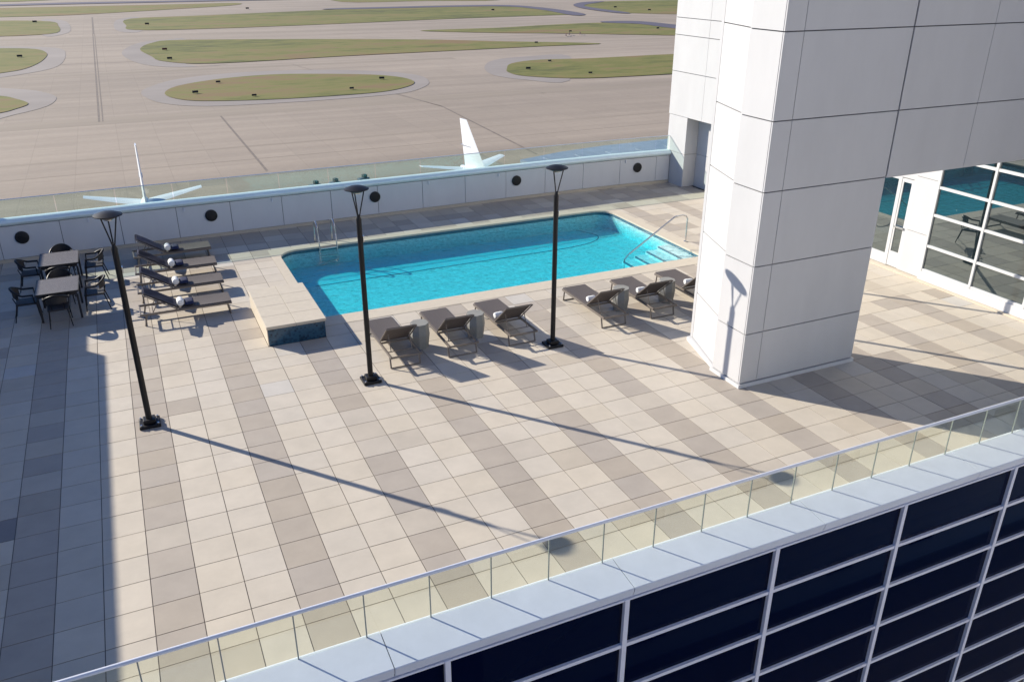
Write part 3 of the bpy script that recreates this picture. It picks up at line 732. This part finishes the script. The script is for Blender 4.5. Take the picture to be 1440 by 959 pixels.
bm = BM(); box(bm, EX - .03, EX - .01, 2.606, 3.374, .383, 2.537); obj('side_light', bm, M['door_glass'], t)
# curtain wall
GX = 20.20
MY = [1.25 - 1.53 * k for k in range(0, 8)]
TZe = [.33, 1.01, 1.87, 2.62, 3.41, 4.19]
for y in MY:
    bm = BM(); box(bm, GX - .05, GX + .04, y - .032, y + .032, .30, 4.20); obj('mullion', bm, M['mullion_w'], t)
for z in TZe:
    bm = BM(); box(bm, GX - .04, GX + .03, MY[-1] + .01, MY[0] - .01, z - .035 if z > .4 else .296, z + .035 if z < 4 else 4.195); obj('transom', bm, M['mullion_w'], t)
for a, b in zip(MY[1:], MY):
    for z0, z1 in zip(TZe, TZe[1:]):
        bm = BM(); box(bm, GX + .0, GX + .02, a + .03, b - .03, z0 + .03, z1 - .03); obj('window_pane', bm, M['mirror_glass'], t)
bm = BM(); box(bm, GX - .06, GX + .06, -9.5, 1.29, .05, .292); obj('sill', bm, M['white'], t)
bm = BM(); box(bm, GX - .14, EX + .1, -9.5, 3.45, .001, .046); obj('kerb', bm, M['stone'], t)
bm = BM(); box(bm, GX + .062, EX + .24, -9.5, 1.30, .05, .29); box(bm, GX + .04, EX + .24, -9.5, 1.245, 4.0, 4.19); obj('backing', bm, M['gap'], t)

# west building, off to the left: its roof edge shades the left of the deck
t = thing('west_wing', 'low white west wing of the hotel beyond the left end of the deck', 'building', (-9, 3, 0), local=False)
bm = BM(); box(bm, -14, -5.70, -9, 11.6, -.9, 4.0); box(bm, -14, -5.70, 11.602, 17, -.9, 3.72); obj('wall', bm, M['panel_wall'], t)
bm = BM(); box(bm, -14.05, -5.72, -9.05, 11.58, 4.002, 4.003); obj('roof', bm, M['coping2'], t)

# unseen tower added behind the camera; its sunlit face fills the white tower's shade
t = thing('bounce_tower', 'tall pale unseen tower added behind the camera to bounce light onto the white tower', 'building', (20, -30, GZ), local=False)
bm = BM(); box(bm, 12, 60, -48, -26.2, GZ, 24); obj('core', bm, M['gap'], t)
bm = BM(); clad(bm, (60, -26.2), (12, -26.2), [6.4 * k for k in range(8)] + [48], [GZ + 3.3 * k for k in range(16)], .1); obj('wall_panel', bm, M['hotel'], t)
bm = BM()
for k in range(7):
    for q in range(14): box(bm, 13.8 + 6.6 * k, 15.8 + 6.6 * k, -26.098, -26.06, GZ + 1.4 + 3.3 * q, GZ + 2.2 + 3.3 * q)
obj('window_band', bm, M['navy_glass'], t)

# ================================================================== LAMP POSTS
def make_lamp():
    t = thing('lamp_post', 'x', 'lamp post')
    bm = BM(); box(bm, -.19, .19, -.19, .19, 0.002, .06); box(bm, -.11, .11, -.11, .11, .062, .14); bs = obj('base', bm, M['black'], t, bevel=.012)
    bm = BM()
    for sx in (-1, 1):
        for sy in (-1, 1): lathe(bm, [(.018, .061), (.018, .09)], 8, 'z', (sx * .15, sy * .15, 0))
    sub(bs, 'bolt', bm, M['steel'])
    bm = BM(); lathe(bm, [(.056, .14), (.052, 3.48), (.055, 3.50), (.035, 3.56), (.026, 3.60)], 16); obj('pole', bm, M['black'], t, smooth=True)
    bm = BM(); box(bm, .054, .072, -.03, .03, 3.05, 3.17); obj('sensor', bm, M['steel'], t)
    for a in (95, 215, 335):
        c, s = math.cos(R(a)), math.sin(R(a))
        bm = BM(); tube(bm, [(c * .015, s * .015, 3.54), (c * .045, s * .045, 3.68), (c * .14, s * .14, 4.075)], .0125, 8); obj('arm', bm, M['black'], t, smooth=True)
    bm = BM(); lathe(bm, [(.09, 4.04), (.19, 4.085), (.236, 4.10), (.236, 4.113), (.13, 4.155), (.03, 4.17)], 28); hd = obj('lamp_head', bm, M['black'], t, smooth=True)
    bm = BM(); lathe(bm, [(.05, 4.01), (.075, 4.02), (.08, 4.042)], 20); sub(hd, 'lens', bm, M['steel'])
    return t
lp_ = make_lamp()
for i, (x, lb) in enumerate(((.27, 'black lamp post left of the others, between the dining tables and the blue mosaic platform'),
                             (4.61, 'black lamp post beside the first lounger, right of the mosaic platform'),
                             (8.92, 'black lamp post between the third and the fourth poolside lounger'),
                             (13.24, 'black lamp post hidden behind the white tower, the one nearer the pool steps'),
                             (17.56, 'black lamp post behind the white tower nearest the reflective glass wall'))):
    place(lp_, i > 0, (x, 1.65, 0), 0, lb, 'black lamp posts in a row across the deck')

# ================================================================== LOUNGERS
def make_lounger(ang, frame, nm='sun_lounger'):
    """foot at +x, head at -x, 2.15 m long"""
    t = thing(nm, 'x', 'sun lounger')
    hx, SZ, Wd = -.17, .33, .335
    bm = BM()
    for s in (-1, 1):
        box(bm, -1.05, 1.08, s * Wd - .021, s * Wd + .021, .268, .320)
    for x in (1.06, .45, hx - .03, -1.03): box(bm, x - .018, x + .018, -Wd + .02, Wd - .02, .27, .308)
    obj('frame', bm, frame, t, bevel=.006)
    for s in (-1, 1):
        bm = BM(); tube(bm, [(.98, s * (Wd - .005), .275), (1.02, s * (Wd - .005), .012)], .019, 8); obj('leg', bm, frame, t)
        bm = BM(); tube(bm, [(-.90, s * (Wd - .005), .275), (-.96, s * (Wd - .005), .012)], .019, 8); obj('leg', bm, frame, t)
    for x in (1.02, -.96):
        bm = BM(); tube(bm, [(x, -Wd, .016), (x, Wd, .016)], .014, 8); obj('foot_bar', bm, frame, t)
    # seat: thin slab with a slight sag
    def slab(x0, x1, n, th, f, m, name, par):
        bm = BM(); T = []; B = []
        for i in range(n + 1):
            u = i / n; row = []; rb = []
            for j in range(7):
                v = -1 + 2 * j / 6; sag = .016 * (1 - v * v) * math.sin(math.pi * min(1, max(0, u)))
                p = f(x0 + (x1 - x0) * u, -sag); q = f(x0 + (x1 - x0) * u, -sag - th)
                row.append(bm.verts.new((p[0], v * (Wd - .012), p[1]))); rb.append(bm.verts.new((q[0], v * (Wd - .012), q[1])))
            T.append(row); B.append(rb)
        for i in range(n):
            for j in range(6):
                bm.faces.new((T[i][j], T[i + 1][j], T[i + 1][j + 1], T[i][j + 1])); bm.faces.new((B[i][j], B[i][j + 1], B[i + 1][j + 1], B[i + 1][j]))
            bm.faces.new((T[i][0], B[i][0], B[i + 1][0], T[i + 1][0])); bm.faces.new((T[i][6], T[i + 1][6], B[i + 1][6], B[i][6]))
        for i, r_ in ((0, 0), (n, 0)):
            for j in range(6): bm.faces.new((T[i][j], T[i][j + 1], B[i][j + 1], B[i][j]))
        return obj(name, bm, m, par, smooth=True)
    slab(hx, 1.075, 8, .022, lambda x, z: (x, SZ + z + .012), M['sling'], 'seat', t)
    ca, sa = math.cos(ang), math.sin(ang)
    f = lambda x, z: (hx - x * ca - z * sa * -1 * -1, SZ + .012 + x * sa + z * ca)
    bk = slab(.01, .82, 6, .022, f, M['sling'], 'backrest', t)
    bm = BM()
    for s in (-1, 1):
        tube(bm, [(hx, s * (Wd + .002), SZ - .02), (hx - .84 * ca, s * (Wd + .002), SZ - .02 + .84 * sa)], .015, 8)
    tube(bm, [(hx - .84 * ca, -Wd, SZ - .02 + .84 * sa), (hx - .84 * ca, Wd, SZ - .02 + .84 * sa)], .015, 8)
    sub(bk, 'back_frame', bm, frame)
    bm = BM()
    for s in (-1, 1): tube(bm, [(hx - .5 * ca, s * .24, SZ - .03 + .5 * sa), (hx - .5 * ca - .16, s * .24, .29)], .011, 6)
    tube(bm, [(hx - .5 * ca - .16, -.33, .285), (hx - .5 * ca - .16, .33, .285)], .011, 6)
    obj('support_strut', bm, frame, t)
    return t
near = make_lounger(R(41), M['frame'])
ords = ['first', 'second', 'third', 'fourth', 'fifth', 'sixth']
nl = [(5.50, 0), (6.86, -1), (8.30, 1), (10.78, 0), (12.20, -1), (13.63, 0)]
near_labels = ['bare brown lounger just right of the second lamp post, first of the poolside row',
  'brown sling lounger between the two left grey drum tables',
  'brown sling lounger between the second drum table and the third lamp post',
  'brown sling lounger just right of the third lamp post, before the third drum table',
  'brown sling lounger between the third and the fourth drum tables near the white tower',
  'brown sling lounger partly hidden behind the white tower, last in the poolside row']
for i, (x, a) in enumerate(nl):
    place(near, i > 0, (x, 2.97, 0), R(90 + a), near_labels[i], 'loungers lined up along the near side of the pool')
far = make_lounger(R(33), M['frame'])
ll = [(1.48, 11.68, 1), (1.47, 10.17, -1), (1.45, 8.62, 0), (1.43, 7.02, 0)]
far_labels = ['lounger of the left row closest to the back wall, holding a towel roll', 'second lounger from the back wall in the left row of four',
  'third lounger from the back wall in the left row of four', 'lounger of the left row nearest the mosaic platform and the camera']
for i, (x, y, a) in enumerate(ll):
    place(far, i > 0, (x, y, 0), R(a), far_labels[i], 'four loungers side by side left of the pool')

# rolled towels and small cushions
def make_towel(cush):
    return None
bm = BM(); lathe(bm, [(.04, -.15), (.075, -.14), (.085, -.08), (.082, 0), (.085, .08), (.075, .14), (.04, .15)], 16, 'x')
tw = obj('rolled_towel', bm, M['towel'], smooth=True); tag(tw, 'x', 'towel')
bm = BM(); n = 8
g_ = [[None] * (n + 1) for _ in range(n + 1)]; g2 = [[None] * (n + 1) for _ in range(n + 1)]
for i in range(n + 1):
    for j in range(n + 1):
        u, v = -1 + 2 * i / n, -1 + 2 * j / n; z = .055 * ((1 - u ** 4) * (1 - v ** 4)) ** .5
        g_[i][j] = bm.verts.new((u * .11, v * .20, .055 + z)); g2[i][j] = bm.verts.new((u * .11, v * .20, .053 - z))
for i in range(n):
    for j in range(n):
        bm.faces.new((g_[i][j], g_[i + 1][j], g_[i + 1][j + 1], g_[i][j + 1])); bm.faces.new((g2[i][j], g2[i][j + 1], g2[i + 1][j + 1], g2[i + 1][j]))
for i in range(n):
    bm.faces.new((g_[i][0], g2[i][0], g2[i + 1][0], g_[i + 1][0])); bm.faces.new((g_[i][n], g_[i + 1][n], g2[i + 1][n], g2[i][n]))
    bm.faces.new((g_[0][i], g_[0][i + 1], g2[0][i + 1], g2[0][i])); bm.faces.new((g_[n][i], g2[n][i], g2[n][i + 1], g_[n][i + 1]))
cu = obj('cushion', bm, M['navy'], smooth=True); tag(cu, 'x', 'cushion')
tl = ['white towel roll on the left-row lounger closest to the back wall', 'white towel roll on the second left-row lounger from the back wall',
      'white towel roll on the third left-row lounger from the back wall', 'white towel roll on the left-row lounger nearest the camera']
cl = [s.replace('white towel roll', 'small navy cushion beside the towel roll') for s in tl]
for i, (x, y, a) in enumerate(ll):
    place(tw, i > 0, (x - .10, y - .14, .445), R(90), tl[i], 'white rolled towels')
    place(cu, i > 0, (x + .10, y - .12, .352), R(0), cl[i], 'navy cushions on the left loungers')
# navy towels spread over the raised backrests of the left row
bm = BM(); ca, sa = math.cos(R(33)), math.sin(R(33)); P_ = []
for k_ in range(9):
    d = .04 + .80 * k_ / 8; P_.append((-.17 - d * ca + .020 * sa, .342 + d * sa + .020 * ca))
P_ += [(-.17 - .875 * ca, .342 + .85 * sa), (-.17 - .885 * ca - .01, .342 + .60 * sa)]
V1 = [[bm.verts.new((x, yy, z + .004 * math.sin(9 * yy + i))) for yy in [-.27 + .54 * j / 8 for j in range(9)]] for i, (x, z) in enumerate(P_)]
for A, B in zip(V1, V1[1:]):
    for j in range(8): bm.faces.new((A[j], A[j + 1], B[j + 1], B[j]))
bmesh.ops.solidify(bm, geom=bm.faces[:], thickness=.014)
nt = obj('draped_towel', bm, M['navy'], smooth=True); tag(nt, 'x', 'towel')
nlb = ['navy towel draped over the backrest of the left-row lounger closest to the back wall', 'navy towel draped over the backrest of the second left-row lounger from the wall',
       'navy towel draped over the backrest of the third left-row lounger from the wall', 'navy towel draped over the backrest of the left-row lounger nearest the camera']
for i, (x, y, a) in enumerate(ll): place(nt, i > 0, (x, y, 0), R(a), nlb[i], 'navy towels on the left loungers')
tn = ['white towel roll at the backrest hinge of the lounger left of the third lamp post', 'white towel roll at the hinge of the lounger right of the third lamp post',
      'white towel roll at the hinge of the lounger between the third and fourth drum tables', 'white towel roll on the lounger half hidden behind the white tower']
for i, (x, a) in enumerate(nl[2:]):
    place(tw, True, (x - .19 + .04 * i, 2.90, .425), R(5 - 4 * i), tn[i], 'white rolled towels').scale = (.75, .85, .85)

# drum side tables
def make_drum():
    t = thing('side_table', 'x', 'side table')
    P = lambda r, a0=22.5: [(r * math.cos(R(a0 + 45 * k)), r * math.sin(R(a0 + 45 * k))) for k in range(8)]
    bm = BM()
    for (r0, z0), (r1, z1) in (((.185, 0), (.225, .33)), ((.225, .33), (.20, .555))):
        a = [bm.verts.new((*p, z0)) for p in P(r0)]; b = [bm.verts.new((*p, z1)) for p in P(r1)]
        for k in range(8): bm.faces.new((a[k], a[(k + 1) % 8], b[(k + 1) % 8], b[k]))
        if z0 == 0: bm.faces.new(list(reversed(a)))
        else: bm.faces.new(b)
    obj('body', bm, M['drum'], t, fixn=True)
    bm = BM(); prism(bm, P(.214), .557, .595); obj('table_top', bm, M['drum'], t, bevel=.006)
    return t
dt = make_drum()
for i, (x, lb) in enumerate(((6.13, 'grey faceted drum table between the first and second poolside loungers'), (7.50, 'grey faceted drum table between the second and third poolside loungers'),
                             (11.47, 'grey faceted drum table left of the lounger nearest but one to the white tower'), (12.86, 'grey faceted drum table closest to the white tower'))):
    place(dt, i > 0, (x, 2.86, 0), R(8 * i), lb, 'grey drum side tables')

# ================================================================== DINING SETS
def wtop():
    m = mat('woven_table_top', (0.15, 0.13, 0.13), 0.55)
    n = m.node_tree.nodes; l = m.node_tree.links; b = n['Principled BSDF']
    geo = n.new('ShaderNodeNewGeometry'); ck = n.new('ShaderNodeTexBrick'); ck.inputs['Scale'].default_value = 1
    ck.inputs['Brick Width'].default_value = .045; ck.inputs['Row Height'].default_value = .03; ck.inputs['Mortar Size'].default_value = .005
    ck.inputs['Color1'].default_value = (.19, .165, .16, 1); ck.inputs['Color2'].default_value = (.13, .115, .115, 1); ck.inputs['Mortar'].default_value = (.03, .028, .03, 1)
    l.new(geo.outputs['Position'], ck.inputs['Vector']); l.new(ck.outputs[0], b.inputs['Base Color'])
    return m
M['wtop'] = wtop()
def make_table():
    t = thing('dining_table', 'x', 'table')
    a, b = .48, .58
    bm = BM(); box(bm, -a + .02, a - .02, -b + .02, b - .02, .715, .735); tp = obj('table_top', bm, M['wtop'], t)
    bm = BM(); box(bm, -a, a, -b, -b + .019, .70, .738); box(bm, -a, a, b - .019, b, .70, .738); box(bm, -a, -a + .019, -b + .02, b - .02, .70, .738); box(bm, a - .019, a, -b + .02, b - .02, .70, .738)
    sub(tp, 'edge', bm, M['wicker'])
    bm = BM(); box(bm, -a + .05, a - .05, -b + .05, b - .05, .62, .712); obj('apron', bm, M['wicker'], t)
    for sx in (-1, 1):
        for sy in (-1, 1):
            bm = BM(); box(bm, sx * (a - .05) - .024, sx * (a - .05) + .024, sy * (b - .05) - .024, sy * (b - .05) + .024, 0, .615); obj('leg', bm, M['wicker'], t)
    return t
tb = make_table()
place(tb, False, (-1.38, 10.74, 0), 0, 'square woven dining table nearer the back wall', 'woven dining tables')
place(tb, True, (-1.36, 8.48, 0), 0, 'square woven dining table farther from the back wall', 'woven dining tables')
def make_chair():
    """faces +y; origin below the seat centre"""
    t = thing('dining_chair', 'x', 'chair')
    bm = BM(); box(bm, -.235, .235, -.22, .25, .40, .45); obj('seat', bm, M['wicker'], t, bevel=.02)
    for sx in (-1, 1):
        bm = BM(); tube(bm, [(sx * .22, .23, .41), (sx * .245, .26, 0)], .016, 8, r2=.012); obj('leg', bm, M['black'], t)
        bm = BM(); tube(bm, [(sx * .20, -.20, .41), (sx * .245, -.30, 0)], .016, 8, r2=.012); obj('leg', bm, M['black'], t)
    # curved tub back: open woven band under a rounded rim that runs into the arms
    bm = BM(); N = 22; rim = []; low = []
    for i in range(N + 1):
        a = R(-200 + 220 * i / N) if False else R(190 + 160 * i / N)
        x, y = .285 * math.cos(a), .30 * math.sin(a) + .02
        hgt = .66 + .15 * max(0, math.sin(R(180) * i / N)) ** 1.2
        rim.append((x, y, hgt)); low.append((x * .86, y * .84, .47))
    A = [bm.verts.new((p[0] * .97, p[1] * .97, p[2])) for p in rim]; B = [bm.verts.new(((r[0] * .55 + l[0] * .45) * .985, (r[1] * .55 + l[1] * .45) * .985, r[2] * .35 + l[2] * .65)) for r, l in zip(rim, low)]
    A2 = [bm.verts.new((v.co.x * .93, v.co.y * .93, v.co.z)) for v in A]; B2 = [bm.verts.new((v.co.x * .93, v.co.y * .93, v.co.z)) for v in B]
    for i in range(3, N - 3):
        bm.faces.new((A[i], A[i + 1], B[i + 1], B[i])); bm.faces.new((A2[i], B2[i], B2[i + 1], A2[i + 1])); bm.faces.new((A[i], A2[i], A2[i + 1], A[i + 1])); bm.faces.new((B[i], B[i + 1], B2[i + 1], B2[i]))
    for i in (3, N - 3): bm.faces.new((A[i], B[i], B2[i], A2[i]))
    for v in [v for v in bm.verts if not v.link_faces]: bm.verts.remove(v)
    bk = obj('backrest', bm, M['wicker'], t)
    bm = BM(); tube(bm, [(rim[0][0], .20, .655)] + rim + [(rim[-1][0], .20, .655)], .025, 8); sub(bk, 'rim', bm, M['black'], smooth=True)
    for sx in (-1, 1):
        bm = BM(); tube(bm, [(sx * .28, .19, .65), (sx * .235, .20, .41)], .014, 8); obj('arm_post', bm, M['black'], t)
        bm = BM(); tube(bm, [(sx * .15, -.255, .60), (sx * .13, -.20, .41)], .012, 8); obj('back_post', bm, M['black'], t)
    return t
ch = make_chair()
cs = [(-2.12, 10.72, -90, 'woven chair on the left side of the dining table nearer the back wall'),
      (-.56, 10.80, 90, 'woven chair on the right side of the dining table nearer the back wall'),
      (-1.36, 11.52, 180, 'woven chair between the back wall and its table, only the rim showing'),
      (-1.40, 9.98, 0, 'woven chair squeezed between the two dining tables, on the far table side'),
      (-2.10, 8.46, -90, 'woven chair on the left side of the dining table farther from the back wall'),
      (-.56, 8.50, 90, 'woven chair on the right side of the dining table farther from the back wall'),
      (-1.34, 9.26, 180, 'woven chair between the two dining tables, pushed under the near table'),
      (-1.38, 7.74, 0, 'woven chair closest to the camera at the dining tables, its back to the camera')]
for i, (x, y, a, lb) in enumerate(cs):
    place(ch, i > 0, (x, y, 0), R(a + random.uniform(-4, 4)), lb, 'woven chairs around the dining tables')

# one more chair that the photograph shows only as a reflection in the glass wall
place(ch, True, (16.0, 3.1, 0), R(150), 'single woven chair behind the white tower, seen reflected in the glass wall', 'woven chairs around the dining tables')
